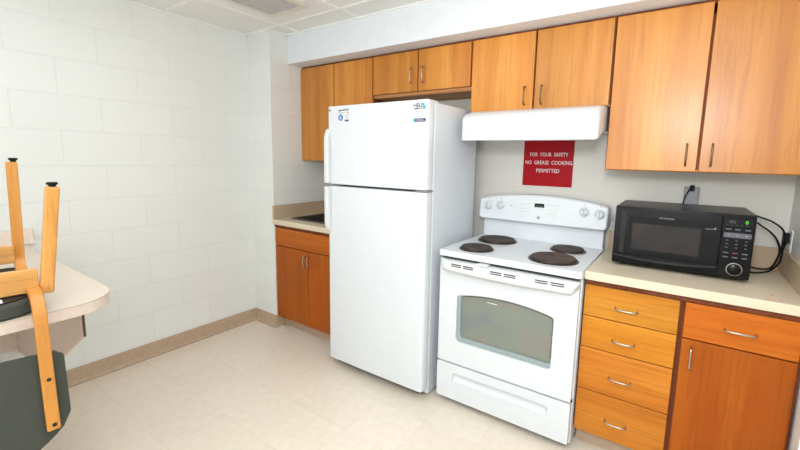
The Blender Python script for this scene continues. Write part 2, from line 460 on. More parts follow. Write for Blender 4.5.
# side profile (y, z): lip, front, sloped shoulder, top
def hood_shell():
    prof = [(-.002, .055), (-.34, .055), (-.505, .0), (-.505, .128), (-.485, .150), (-.40, ht-.001), (-.002, ht-.001)]
    bm = bmesh.new(); rings = [[bm.verts.new((sx*hw, y, z)) for y, z in prof] for sx in (-1, 1)]
    n = len(prof)
    for k in range(n): bm.faces.new((rings[0][k], rings[0][(k+1) % n], rings[1][(k+1) % n], rings[1][k]))
    bm.faces.new(rings[0]); bm.faces.new(rings[1][::-1]); bmesh.ops.recalc_face_normals(bm, faces=list(bm.faces))
    bm.edges.ensure_lookup_table()
    ends = [e for e in bm.edges if abs(e.verts[0].co.x-e.verts[1].co.x) < 1e-6 and min(v.co.y for v in e.verts) < -.45 and min(v.co.z for v in e.verts) > -.001 and abs(e.verts[0].co.z-e.verts[1].co.z) > .02 and max(v.co.y for v in e.verts) < -.39]
    bmesh.ops.bevel(bm, geom=ends, offset=.026, segments=4, profile=.5, affect='EDGES')
    return bm
obj('shell', hood_shell(), 'white', t, .006, 3, angle=35)
obj('filter_panel', B(-.26, .14, -.31, -.06, .047, .0545), 'grey_pl', t, .002)
obj('lamp_cover', B(.18, .31, -.31, -.1, .045, .0545), 'white_pl', t, .004)

# ------------------------------------------------------------------ safety sign
t = thing('safety_sign', 'square red plastic sign with white lettering on the wall behind the stove', 'sign', (1.952, 0, 1.4))
obj('panel', B(-.155, .155, -.004, -.0005, -.143, .143), 'red', t, .001)
for s, z, sz, sq in (('FOR  YOUR  SAFETY', .056, .0335, .78), ('NO  GREASE  COOKING', .005, .0335, .80), ('PERMITTED', -.046, .0335, .86)):
    obj('lettering_line', text_bm(s, sz, (.004, -.0042, z), squeeze=sq), 'text_white', t)

# ------------------------------------------------------------------ base cabinets
YB = -.611
def carcass_base(t, w, ends=(1, 1)):
    bm = bmesh.new(); yf = YB+.020
    box(bm, 0, .018, yf, -.01, .10, .872); box(bm, w-.018, w, yf, -.01, .10, .872)
    box(bm, .018, w-.018, yf, -.01, .10, .118); box(bm, .018, w-.018, -.022, -.01, .118, .872)
    box(bm, .018, w-.018, yf, yf+.02, .82, .872); box(bm, .018, w-.018, yf+.001, yf+.02, .118, .16)
    obj('carcass', bm, 'carcass', t)
    obj('toe_kick', B(.0, w, YB+.078, YB+.09, 0, .10), 'vinyl', t)
# left: sink base
sw = .772
t = thing('base_cabinet', 'wooden sink base cabinet between the painted block wall and the refrigerator', 'cabinet', (.004, 0, 0), group='wooden base cabinets')
carcass_base(t, sw)
obj('false_drawer_front', B(.003, sw-.003, YB, YB+.019, .704, .846), 'wood_low_h', t, .0025)
for s in (0, 1):
    a, b = (.003, .386) if s == 0 else (.391, sw-.003)
    d = obj('door', B(a, b, YB, YB+.019, .104, .698), 'wood_low', t, .0025)
    pull('handle', 'chrome', d, (b-.024 if s == 0 else a+.018, YB, .62), .085, True)
# right: drawers
x0 = 2.338; dw = 2.7225-x0
t = thing('drawer_cabinet', 'wooden base cabinet with a column of four drawers, beside the stove', 'cabinet', (x0, 0, 0), group='wooden base cabinets')
carcass_base(t, dw)
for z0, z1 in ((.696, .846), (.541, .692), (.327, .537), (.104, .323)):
    d = obj('drawer', B(.002, dw-.009, YB, YB+.019, z0, z1), 'wood_h' if z1 > .6 else 'wood_h_shaded', t, .0025)
    pull('handle', 'chrome', d, (dw/2-.012, YB, (z0+z1)/2-.012), .088, False)
x1 = 2.7235; cw = XR-.004-x1
t = thing('base_cabinet', 'wooden base cabinet with one drawer over one door, below the microwave', 'cabinet', (x1, 0, 0), group='wooden base cabinets')
carcass_base(t, cw)
d = obj('drawer', B(.009, cw-.012, YB, YB+.019, .692, .846), 'wood_low_h', t, .0025)
pull('handle', 'chrome', d, (cw/2+.002, YB, .765), .098, False)
d = obj('door', B(.009, cw-.012, YB, YB+.019, .104, .687), 'wood_low', t, .0025)
pull('handle', 'chrome', d, (.044, YB, .612), .09, True)

# ------------------------------------------------------------------ worktops
def worktop(name, label, x0, x1, holes, splash_left, splash_right):
    t = thing(name, label, 'worktop', (x0, 0, .876)); w = x1-x0
    bm = plate(rrect(0, w, -.632, -.001, 0), holes, 0, .038, XY)
    obj('slab', bm, 'lam', t)
    e = obj('front_edge', B(0, w, -.639, -.632, -.001, .0385), 'lam_edge', t, .003)
    lo = .02 if splash_left else 0; hi = w-.02 if splash_right else w
    obj('backsplash', B(0, w, -.02, -.001, .038, .146), 'lam_splash', t, .002)
    if splash_left: obj('side_splash', B(0, .018, -.632, -.0205, .0382, .146), 'lam_splash', t, .002)
    if splash_right: obj('side_splash', B(w-.018, w, -.632, -.0205, .0382, .146), 'lam_splash', t, .002)
    obj('support_strip', B(.004, w-.004, -.612, -.598, -.026, -.0005), 'carcass', t)
    return t
worktop('worktop', 'beige laminate worktop with a sink, left of the refrigerator', .002, .777, [rrect(.10, .70, -.52, -.11, .05, 5)], True, False)
worktop('worktop', 'beige laminate worktop under the black microwave', 2.338, XR-.001, [], False, True)
# drop-in sink
t = thing('kitchen_sink', 'dark steel drop-in sink in the left worktop', 'sink', (.402, -.315, .9145))
obj('rim', plate(rrect(-.325, .325, -.222, .222, .06, 6), [rrect(-.292, .292, -.19, .19, .045, 6)], 0, .005, XY), 'steel', t, .0015)
bm = bmesh.new()
lv = [(rrect(-.294, .294, -.192, .192, .047, 6), .004), (rrect(-.285, .285, -.183, .183, .05, 6), -.10), (rrect(-.268, .268, -.166, .166, .05, 6), -.165), (rrect(-.2, .2, -.1, .1, .04, 6), -.172)]
rings = [[bm.verts.new((u, v, z)) for u, v in lp] for lp, z in lv]
for a, b in zip(rings, rings[1:]):
    for k in range(len(a)): bm.faces.new((a[k], a[(k+1) % len(a)], b[(k+1) % len(a)], b[k]))
bm.faces.new(rings[-1])
obj('basin', bm, 'steel', t, smooth=True)
obj('drain', lathe(bmesh.new(), [(.04, -.172), (.04, -.169), (.03, -.168), (.01, -.1705)], (0, 0, 0)), 'chrome', t, smooth=True)

# ------------------------------------------------------------------ refrigerator
t = thing('refrigerator', 'white top-freezer refrigerator standing between the sink cabinet and the stove', 'refrigerator', (1.1655, -.781, 0), R(.7))
fw = .373
obj('body', B(-fw+.004, fw-.004, .082, .625, .018, 1.722), 'white_tex', t, .008, 3)
obj('base_grille', B(-fw+.02, fw-.05, .066, .08, .012, .062), 'black_gap', t, .003)
obj('gasket', B(-fw+.014, fw-.014, .060, .084, .085, 1.715), 'gasket', t)
def fdoor(z0, z1, name):
    bm = bmesh.new(); vs = []
    # plan outline: slightly crowned front with rounded vertical edges
    pl_ = [(-fw, .062), (-fw, .022)]+[( -fw+.022-.022*math.cos(R(a)), .022-.022*math.sin(R(a))) for a in (20, 45, 70)]
    pl_ += [(-fw+.022+(2*fw-.044)*k/8, -.004*math.sin(math.pi*k/8)) for k in range(9)]
    pl_ += [(fw-.022+.022*math.sin(R(a)), .022-.022*math.cos(R(a))) for a in (20, 45, 70)]+[(fw, .022), (fw, .062)]
    bm = plate(pl_, [], z0, z1, XY)
    return obj(name, bm, 'white', t, .004, 2, angle=50)
fz = fdoor(1.246, 1.728, 'freezer_door'); fd = fdoor(.066, 1.233, 'refrigerator_door')
def fhandle(parent, z0, z1, flip):
    """long white grip at the left edge: stands off the door and curls back at its free end"""
    n = 14; pts = []
    for i in range(n+1):
        q = i/n; z = z0+(z1-z0)*q; e = q if not flip else 1-q
        off = -.017 if e < .8 else -.017+.024*((e-.8)/.2)**2
        pts.append((-fw+.0175, off, z))
    bm = strip(bmesh.new(), pts, (1, 0, 0), .033, .034)
    return obj('handle', bm, 'white_pl', parent, .007, 3)
fhandle(fz, 1.25, 1.585, False); fhandle(fd, .945, 1.229, True)
obj('badge', lathe(bmesh.new(), [(.0085, 0), (.0085, -.003), (.007, -.004)], (-fw+.026, -.0005, 1.703), 'y', 20), 'grey_pl', fz, smooth=True)
for nm, z, hgt in (('top_hinge', 1.7225, .010), ('middle_hinge', 1.2355, .008)):
    obj(nm, B(fw-.085, fw-.012, .018, .13 if z > 1.5 else .08, z, z+hgt) if z > 1.5 else B(fw-.075, fw-.004, .012, .085, z, z+hgt), 'white_pl' if z > 1.5 else 'grey_pl', t, .004 if z > 1.5 else .001)
obj('center_latch', B(-fw+.02, -fw+.09, .012, .07, 1.2355, 1.2425), 'grey_pl', t)
for sx in (-1, 1):
    obj('foot', lathe(bmesh.new(), [(.02, 0), (.02, .012), (.012, .014), (.012, .035)], (sx*.29, .14, 0)), 'black_gap', t, smooth=True)
    obj('foot', lathe(bmesh.new(), [(.02, 0), (.02, .012), (.012, .014), (.012, .025)], (sx*.31, .55, 0)), 'black_gap', t, smooth=True)
# stickers on the freezer door
yk = -.0036
s1 = obj('sticker', B(-.274, -.186, -.0012-.0018, -.0018, 1.628, 1.712), 'white_pl', t, label='small sticker with a blue round emblem')
for a, b, z in ((-.272, -.249, 1.6975), (-.243, -.226, 1.699), (-.222, -.206, 1.700), (-.202, -.188, 1.701)): obj('print_mark', B(a, b, yk, -.003, z-.0035, z+.0045), 'text_dark', s1)
for z in (1.671, 1.663, 1.655): obj('print_mark', B(-.214, -.190, yk, -.003, z-.002, z+.002), 'text_grey', s1)
EM = obj('blue_emblem', lathe(bmesh.new(), [(.0195, 0), (.0195, -.0006)], (-.253, -.003, 1.655), 'y', 28), 'blue', s1)
bm = bmesh.new(); lathe(bm, [(.0045, -.0008), (.0045, -.0012)], (-.253, -.003, 1.663), 'y', 14)
tube(bm, [(-.262, -.0038, 1.648), (-.253, -.0038, 1.657), (-.244, -.0038, 1.648)], .0022, 6); box(bm, -.2545, -.2515, -.0042, -.0034, 1.643, 1.658)
obj('emblem_mark', bm, 'text_white', s1)
bm = bmesh.new(); box(bm, -.272, -.212, yk, -.003, 1.684, 1.688); box(bm, -.272, -.235, yk, -.003, 1.677, 1.680)
obj('print_line', bm, 'text_grey', s1)
obj('red_dot', lathe(bmesh.new(), [(.005, 0), (.005, -.0006)], (-.193, -.003, 1.684), 'y', 14), 'red_dot', s1)
obj('print_bar', B(-.218, -.188, yk, -.003, 1.632, 1.642), 'text_dark', s1)
s2 = obj('sticker', B(.282, .362, -.003, -.0008, 1.612, 1.716), 'white_pl', t, label='small help notice sticker with navy bar')
yk = -.0036
bm = text_bm('HELP', .029, (.314, yk, 1.697), squeeze=1.0, bold=.0006); obj('lettering', bm, 'text_dark', s2)
obj('print_bar', B(.287, .318, yk, -.003, 1.678, 1.684), 'navy', s2); obj('orange_bar', B(.318, .338, yk, -.003, 1.678, 1.684), 'orange', s2)
bm = bmesh.new(); box(bm, .340, .360, yk, -.003, 1.678, 1.694); box(bm, .3475, .3525, yk, -.003, 1.694, 1.714)
obj('teal_mark', bm, 'teal', s2)
bm = bmesh.new()
for k, (a, b) in enumerate(((.296, .350), (.300, .346), (.300, .348), (.302, .344))): box(bm, a, b, yk, -.003, 1.664-k*.0085, 1.667-k*.0085)
obj('print_line', bm, 'text_grey', s2)
obj('navy_bar', plate(rrect(.284, .362, 1.612, 1.630, .005, 4), [], yk, -.003, XZ), 'navy', s2)
bm = bmesh.new(); box(bm, .290, .298, -.0042, yk, 1.615, 1.627)
obj('teal_square', bm, 'teal', s2)
bm = bmesh.new(); box(bm, .303, .345, -.0042, yk, 1.6225, 1.6255); box(bm, .303, .355, -.0042, yk, 1.6165, 1.6195)
obj('bar_print', bm, 'text_grey', s2)

# ------------------------------------------------------------------ stove
t = thing('stove', 'white freestanding electric stove with four dark solid burners, between refrigerator and drawers', 'stove', (1.962, -.678, 0), R(.5))
hw = .3745
obj('body', B(-hw+.003, hw-.003, .034, .640, .03, .885), 'white_tex', t, .003)
for sx in (-1, 1):
    for yy in (.08, .58):
        obj('foot', lathe(bmesh.new(), [(.018, 0), (.018, .01), (.010, .012), (.010, .032)], (sx*.33, yy, 0)), 'black_gap', t, smooth=True)
# cooktop with raised rolled edge and shallow wells
bm = plate(rrect(-hw-.001, hw+.001, -.024, .60, [.018, .018, .004, .004], 5), [], .885, .919, XY)
ck = obj('cooktop', bm, 'white', t, .008, 3)
obj('front_gap', B(-hw+.012, hw-.012, .004, .034, .872, .8855), 'black_gap', t)
def burner(x, y, r, z=.919):
    b = obj('burner', lathe(bmesh.new(), [(r, .004), (r, .013), (r*.97, .0165), (r*.30, .0172), (r*.28, .0158), (r*.02, .0158)], (x, y, z), 'z', 48), 'burner', t, smooth=True)
    obj('drip_ring', lathe(bmesh.new(), [(r+.013, 0), (r+.012, .004), (r+.004, .006), (r*.9, .003)], (x, y, z), 'z', 48), 'drip', b, smooth=True)
burner(-.210, .115, .084); burner(-.204, .405, .106); burner(.203, .140, .110); burner(.213, .412, .084)
# backguard
obj('back_panel', B(-hw+.006, hw-.006, .565, .64, .915, 1.06), 'white', t, .006)
def console():
    # front outline (x, z): flat bottom, softly arched top
    cwid = .388
    n = 20; top = []
    for i in range(n+1):
        u = -1+2*i/n; top.append((u*(cwid-.010), 1.170+.038*(1-u*u)))
    lo = [(-cwid+.020, 1.033), (cwid-.020, 1.033), (cwid-.006, 1.038), (cwid, 1.052)]
    outline = lo+[(cwid, 1.148), (cwid-.004, 1.163)]+top[::-1]+[(-cwid+.004, 1.163), (-cwid, 1.148), (-cwid, 1.052), (-cwid+.006, 1.038)]
    bm = plate(outline, [], .515, .640, XZ)
    for v in bm.verts:        # the face leans back towards its top
        if v.co.y < .55: v.co.y += (v.co.z-1.04)*.13
    return bm
cs = obj('control_console', console(), 'white', t, .014, 4, angle=50)
yc = lambda z: .515+(z-1.04)*.13
def knob(x, z):
    y = yc(z); k = obj('knob', lathe(bmesh.new(), [(.027, 0), (.0265, -.004), (.022, -.008), (.019, -.018), (.016, -.021)], (x, y, z), 'y', 28), 'white_pl', t, smooth=True)
    obj('knob_grip', B(x-.0042, x+.0042, y-.030, y-.016, z-.0235, z+.0235), 'white_pl', k, .002)
    bm = bmesh.new()
    for i in range(20):
        a = R(20+i*16.5); rr = .033
        cx, cz = x+rr*math.sin(a), z+rr*math.cos(a); box(bm, cx-.0009, cx+.0009, yc(cz)-.0008, yc(cz)+.0003, cz-.0018, cz+.0018)
    obj('knob_pointer', B(x-.0012, x+.0012, y-.0312, y-.0296, z-.020, z+.022), 'grey_pl', k)
    obj('dial_marks', bm, 'grey_pl', k)
for x, z in ((-.323, 1.124), (-.243, 1.130), (.262, 1.130), (.345, 1.124)): knob(x, z)
for x in (.262, .345, -.323, -.243): obj('red_print', B(x-.003, x+.003, yc(1.168)-.0006, yc(1.168)+.001, 1.166, 1.171), 'red_dot', cs)
obj('indicator_light', lathe(bmesh.new(), [(.0042, 0), (.0038, -.002)], (-.168, yc(1.132), 1.132), 'y', 14), 'red_dot', cs)
pb = plate(rrect(-.125, .130, 1.088, 1.168, .012, 4), [], 0, -.0012, lambda u, v, w: (u, yc(v)+w, v)); obj('keypad', pb, 'white_pl', cs, .0005)
dsp = plate(rrect(-.024, .034, 1.135, 1.158, .001, 1), [], -.001, -.003, lambda u, v, w: (u, yc(v)+w, v)); dd = obj('clock_display', dsp, 'black', t)
obj('display_window', plate(rrect(-.018, .028, 1.137, 1.146, .001, 1), [], -.003, -.0036, lambda u, v, w: (u, yc(v)+w, v)), 'lcd_off', dd)
for x in (-.108, -.085, -.062, .058, .08, .102):
    for z in (1.152, 1.122, 1.102):
        if z == 1.122 and abs(x) < .07: continue
        obj('key_print', B(x-.007, x+.007, yc(z)-.0022, yc(z)-.001, z-.0012, z+.0012), 'text_grey', cs)
obj('round_badge', lathe(bmesh.new(), [(.0095, 0), (.0095, -.002), (.0075, -.003)], (.006, yc(1.072), 1.072), 'y', 20), 'grey_pl', cs, smooth=True)
# oven door with arched window
def win(dx=0, dz=0):
    x0, x1, z0, z1 = -.262+dx, .262-dx, .398+dz, .672-dz; r = .022
    pts = arc((x0+r, z0+r), r, 180, 270, 5)+arc((x1-r, z0+r), r, 270, 360, 5)
    pts += arc((x1-.02, z1-.02), .02, 0, 55, 4)
    for i in range(1, 16):
        u = 1-2*i/16; pts.append((u*(x1-.018), z1+.027*(1-u*u)))
    pts += arc((x0+.02, z1-.02), .02, 125, 180, 4)
    return pts
def win2():      # sight opening: the deep rim shows at the left and bottom
    pts = win()
    return [(-.24+(u+.262)*(.499/.524), .424+(v-.398)*((.672-.424+.022)/(.672-.398+.027))) for u, v in pts]
dr = obj('oven_door', plate(rrect(-hw+.001, hw-.009, .264, .866, .006, 3), [win()], -.002, .030, XZ), 'white', t, .004, 2)
obj('window_rim', plate(win(-.001, -.001), [win2()], .006, .024, XZ), 'oven_rim', dr, .003)
obj('window_pane', plate(win(.010, .012), [], .016, .020, XZ), 'oven_glass', dr)
for a, b in ((-.090, -.074), (-.070, -.052), (-.049, -.034)): obj('window_print', B(a, b, .0150, .0165, .6585, .6615), 'text_white', dr)
# oven cavity and racks seen through the pane
bm = bmesh.new(); vs = [bm.verts.new(p) for p in ((-.285, .0325, .36), (.285, .0325, .36), (.285, .0325, .72), (-.285, .0325, .72), (-.285, .03, .36), (.285, .03, .36), (.285, .03, .72), (-.285, .03, .72))]
box(bm, -.285, .285, .0322, .0338, .36, .72)
obj('oven_liner', bm, 'oven_in', t)
for zz in (.438, .556):
    bm = bmesh.new(); tube(bm, [(-.27, .0245, zz), (.27, .0245, zz)], .0036, 8)
    obj('oven_rack', bm, 'rack', t, smooth=True)
# handle: full-width bowed band with rounded ends
def handle_band():
    bm = bmesh.new(); n = 24; rings = []
    for i in range(n+1):
        u = -1+2*i/n; x = u*(hw-.007); bow = 1-u*u
        e = min(1, (1-abs(u))/.06); e = math.sqrt(max(0.02, 1-(1-e)**2))
        yf = -.012-.030*e-.014*bow; zt = .868; zb = .846-.040*e-.008*bow
        prof = [(0, zt), (yf*.55, zt), (yf*.9, zt-.006), (yf, zt-.016), (yf*1.0, zb+.018), (yf*.86, zb+.006), (yf*.55, zb), (0, zb+.008)]
        rings.append([bm.verts.new((x, y, z)) for y, z in prof])
    m = len(rings[0])
    for a, b in zip(rings, rings[1:]):
        for k in range(m): bm.faces.new((a[k], a[(k+1) % m], b[(k+1) % m], b[k]))
    bm.faces.new(rings[0]); bm.faces.new(rings[-1][::-1]); return bm
hb = obj('handle', handle_band(), 'white_pl', t, smooth=True)
def band_y(x):
    u = x/(hw-.007); return -.012-.030-.014*(1-u*u)
for g0 in (-.283, -.055, .172):
    for c in (0, 1):
        xa = g0+c*.073
        for rrow in (0, 1):
            z = .8535-rrow*.010; bm = bmesh.new()
            q = [(xa, z+.0028), (xa+.060, z+.0028), (xa+.064, z-.0028), (xa+.004, z-.0028)]
            f = [bm.verts.new((x, band_y(x)-.0008, zz)) for x, zz in q]; bk = [bm.verts.new((x, band_y(x)+.004, zz)) for x, zz in q]
            bm.faces.new(f)
            for k in range(4): bm.faces.new((f[k], bk[k], bk[(k+1) % 4], f[(k+1) % 4]))
            obj('vent_slot', bm, 'vent_slot', hb)
obj('door_latch', B(-.135, -.075, -.042, .0, .8685, .878), 'white_pl', t, .003)
# storage drawer with a scooped pull
def drawer_face():
    bm = plate(rrect(-hw+.001, hw-.009, .042, .256, .006, 3), [rrect(-.275, .262, .150, .205, .014, 4)], -.004, .028, XZ); return bm
sd = obj('storage_drawer', drawer_face(), 'white', t, .006, 3)
def scoop():
    bm = bmesh.new(); rings = []
    for (m, y) in ((0, -.003), (.003, .008), (.012, .024)):
        rings.append([bm.verts.new((u, y+max(0, (.205-v))*-.12*(m > .01), v)) for u, v in rrect(-.277+m, .264-m, .148+m*1.6, .207-m*.3, .014, 4)])
    for a, b in zip(rings, rings[1:]):
        for k in range(len(a)): bm.faces.new((a[k], a[(k+1) % len(a)], b[(k+1) % len(a)], b[k]))
    bm.faces.new(rings[-1]); return bm
obj('pull_recess', scoop(), 'white', sd, smooth=True)
obj('toe_gap', B(-hw+.02, hw-.02, .05, .06, .005, .045), 'black_gap', t)
obj('drawer_gap', B(-hw+.006, hw-.006, .02, .034, .254, .266), 'black_gap', t)

# ------------------------------------------------------------------ microwave
ang = .013
t = thing('microwave', 'black countertop microwave with a round dial, on the right worktop', 'microwave', (2.679, -.406, .914), ang)
mw, mh = .2645, .295; z0 = .014
for sx in (-.22, .22):
    for yy in (.06, .31): obj('foot', lathe(bmesh.new(), [(.014, 0), (.013, z0+.001)], (sx, yy, 0), 'z', 16), 'black_matte', t, smooth=True)
obj('case', B(-mw, mw, .022, .372, z0, mh), 'black_body', t, .006, 2)
fp = obj('front_frame', B(-mw, mw, -.004, .0225, z0, mh), 'black', t, .005, 3)
# lower trim curve across the front
xs = .152
dr = obj('door', B(-mw+.002, xs-.002, -.014, -.0035, z0+.050, mh-.006), 'black', t, .003, 2)
obj('window_pane', plate(rrect(-.186, .080, .092, .218, .003, 3), [], -.0152, -.013, XZ), 'mw_glass', dr)
obj('window_border', plate(rrect(-.204, .132, .074, .250, .004, 3), [rrect(-.186, .080, .092, .218, .003, 3)], -.0148, -.013, XZ), 'black_matte', dr)
obj('side_stripe', B(-.236, -.216, -.0146, -.013, .07, .268), 'black_body', dr)
obj('lettering', text_bm('FRIGIDAIRE', .0115, (-.052, -.0146, .2495), depth=.0002), 'text_grey', dr)
bm = bmesh.new(); tube(bm, [(.094, -.0146, .221), (.132, -.0146, .223)], .0011, 6); box(bm, .126, .132, -.0152, -.0142, .223, .229)
obj('door_mark', bm, 'grey_pl', dr)
bm = bmesh.new(); n = 16; rings = []
for i in range(n+1):
    u = i/n; x = -mw+.002+(xs-.004+mw-.002)*u; zt = z0+.046-.014*math.sin(math.pi*u)
    rings.append([bm.verts.new(p) for p in ((x, -.004, z0+.001), (x, -.012, z0+.003), (x, -.017, zt-.008), (x, -.012, zt), (x, -.004, zt))])
for a, b in zip(rings, rings[1:]):
    for k in range(5): bm.faces.new((a[k], a[(k+1) % 5], b[(k+1) % 5], b[k]))
bm.faces.new(rings[0]); bm.faces.new(rings[-1][::-1])
obj('lower_trim', bm, 'black', t, smooth=True)
cp = obj('control_panel', B(xs, mw-.003, -.013, -.0035, z0+.003, mh-.006), 'black', t, .003, 2)
obj('display', B(xs+.012, mw-.016, -.0142, -.0125, .244, .274), 'black_matte', cp)
obj('display_digits', text_bm('888', .019, (xs+.032, -.0146, .261), squeeze=.8), 'lens', cp)
obj('green_digit', text_bm('0', .021, (xs+.080, -.0146, .262), squeeze=.95), 'green_led', cp)
bm = bmesh.new()
for k in range(5): box(bm, xs+.014+k*.016, xs+.019+k*.016, -.0148, -.0135, .2475, .2492)
obj('display_marks', bm, 'key', cp)
for r_, z in enumerate((.231, .1815, .166, .1505, .128, .1095)):
    for c_ in range(3):
        x = xs+.022+c_*.032; w2 = .009 if r_ in (0, 4, 5) else .004; kp = bmesh.new()
        if r_ in (0, 4, 5): w3 = w2*.8; box(kp, x-w2, x+w2, -.0145, -.0125, z-.0036, z+.0012)
        else: box(kp, x-w2, x+w2, -.0145, -.0125, z-.0016, z+.0016)
        obj('key', kp, 'key' if not (r_ == 4 and c_ == 1) else 'key_red', cp)
pd = obj('grey_key_pad', plate(rrect(xs+.008, mw-.012, .194, .215, .004, 3), [], -.015, -.0125, XZ), 'key_pad', t)
for c_ in range(3): obj('pad_mark', B(xs+.020+c_*.030, xs+.028+c_*.030, -.0156, -.0148, .2035, .2058), 'text_grey', pd)
DX, DZ = xs+.057, .057
dl = obj('dial', lathe(bmesh.new(), [(.0255, 0), (.0255, -.004), (.0245, -.012), (.022, -.014)], (DX, -.013, DZ), 'y', 40), 'black', t, smooth=True)
bm = bmesh.new(); pts = [(DX+.0265*math.cos(a*math.pi/20), -.0165, DZ+.0265*math.sin(a*math.pi/20)) for a in range(41)]
tube(bm, pts, .0016, 8, cap=False)
obj('dial_ring', bm, 'ring', dl, smooth=True)
# power cord: leaves the rear corner, loops on the worktop and up to the plug on the right wall (world points -> local)
inv = (Matrix.Translation(Vector((2.679, -.406, .914))) @ Matrix.Rotation(ang, 4, 'Z')).inverted()
def smoothpath(pts, n=8):
    P = [Vector(p) for p in pts]; P = [2*P[0]-P[1]]+P+[2*P[-1]-P[-2]]; out = []
    for i in range(1, len(P)-2):
        for k in range(n):
            s = k/n; a, b, c, d = P[i-1], P[i], P[i+1], P[i+2]
            out.append(.5*((2*b)+(-a+c)*s+(2*a-5*b+4*c-d)*s*s+(-a+3*b-3*c+d)*s**3))
    out.append(P[-2]); return out
cordpts = [(2.92, -.021, 1.150), (2.945, -.020, 1.168), (2.965, -.055, 1.178), (2.985, -.10, 1.174), (3.03, -.12, 1.158), (3.07, -.115, 1.125), (3.08, -.108, 1.085), (3.078, -.12, 1.05), (3.076, -.13, 1.0), (3.066, -.14, .965), (3.035, -.16, .932),
           (2.99, -.18, .921), (2.962, -.17, .921), (2.957, -.10, .921), (2.955, -.05, .930), (2.945, -.0225, .98), (2.945, -.0225, 1.08), (2.955, -.04, 1.13), (2.975, -.09, 1.146), (2.995, -.125, 1.134), (3.025, -.13, 1.112), (3.052, -.13, 1.078), (3.068, -.125, 1.03), (3.062, -.13, .985), (3.04, -.15, .945), (3.0, -.13, .9315), (2.965, -.09, .9325), (2.955, -.035, .94)]
pc = obj('power_cord', tube(bmesh.new(), [inv @ p for p in smoothpath(cordpts)], .0042, 8), 'black_matte', t, smooth=True)
bm = bmesh.new(); box(bm, 3.078, 3.1005, -.104, -.068, 1.062, 1.108); tube(bm, [(3.086, -.090, 1.065), (3.081, -.100, 1.045), (3.079, -.108, 1.02)], [.0105, .008, .005], 10)
bm.transform(inv); obj('plug', bm, 'black_matte', pc, .003)

# outlets and small wall fittings
def outlet(name, label, loc, side, w=.07, h=.115, mat='white_pl'):
    t = thing(name, label, 'outlet', loc); f = (lambda u, v, d: (u, -d, v)) if side == 'back' else (lambda u, v, d: (-d, -u, v))
    obj('cover_plate', plate(rrect(-w/2, w/2, -h/2, h/2, .006, 3), [], .0005, .006, f), mat, t, .002)
    for v in (-.024, .024):
        s = obj('socket', plate(rrect(-.016, .016, v-.014, v+.014, .009, 4), [], .006, .0075, f), mat, t)
        bm = bmesh.new()
        for u in (-.006, .006): bm = join(bm, plate(rrect(u-.0012, u+.0012, v-.004, v+.005, 0), [], .0072, .0079, f))
        obj('slot_pair', bm, 'black_gap', s)
    return t
outlet('wall_outlet', 'white outlet on the right wall with the black microwave plug in it', (XR, -.085, 1.065), 'right')
outlet('wall_outlet', 'pale outlet on the back wall in the gap between stove and microwave', (2.372, 0, 1.075), 'back', .06, .12)
t = thing('power_adapter', 'round pale plug in the outlet beside the stove control panel', 'plug', (2.372, -.0075, 1.098))
obj('body', lathe(bmesh.new(), [(.024, -.0005), (.024, -.028), (.020, -.034), (.008, -.035)], (0, 0, 0), 'y', 24), 'clear', t, smooth=True)
obj('lower_block', B(-.018, .018, -.026, -.0005, -.062, -.022), 'clear', t, .004)
t = thing('outlet_box', 'grey surface-mounted outlet box on the back wall behind the microwave', 'outlet', (2.712, 0, 1.215))
obj('box_body', B(-.033, .033, -.022, -.0005, -.085, .082), 'grey_pl', t, .003)
obj('cover_rim', B(-.029, .029, -.025, -.0215, -.078, .074), 'grey_pl', t, .002)
pg = obj('plug', B(-.011, .011, -.040, -.0245, .060, .092), 'black_matte', t, .004)
obj('cord', tube(bmesh.new(), smoothpath([(.0, -.036, .088), (-.010, -.042, .07), (-.024, -.040, .035), (-.030, -.033, .005), (-.034, -.029, -.03), (-.036, -.026, -.10)]), .003, 8), 'black_matte', pg, smooth=True)

# crumbs
for (x, y, r, lab) in ((2.982, -.612, .005, 'orange crumb nearest the front edge of the right worktop'), (3.0, -.546, .004, 'tiny orange crumb just behind the one near the worktop edge'),
                       (3.066, -.38, .0042, 'small orange crumb close to the right side splash'), (2.925, -.447, .0032, 'pale speck of food right in front of the microwave dial')):
    bm = bmesh.new(); bmesh.ops.create_icosphere(bm, subdivisions=2, radius=r)
    for v in bm.verts: v.co = Vector((v.co.x*random.uniform(.8, 1.25), v.co.y*random.uniform(.8, 1.2), max(v.co.z, -r*.5)*random.uniform(.55, .75)))
    zmin = min(v.co.z for v in bm.verts)
    bmesh.ops.translate(bm, vec=(0, 0, -zmin), verts=bm.verts)
    o = obj('food_crumb', bm, 'crumb', smooth=True); o.location = (x, y, .9143); tag(o, lab, 'crumb', 'crumbs on the right worktop')

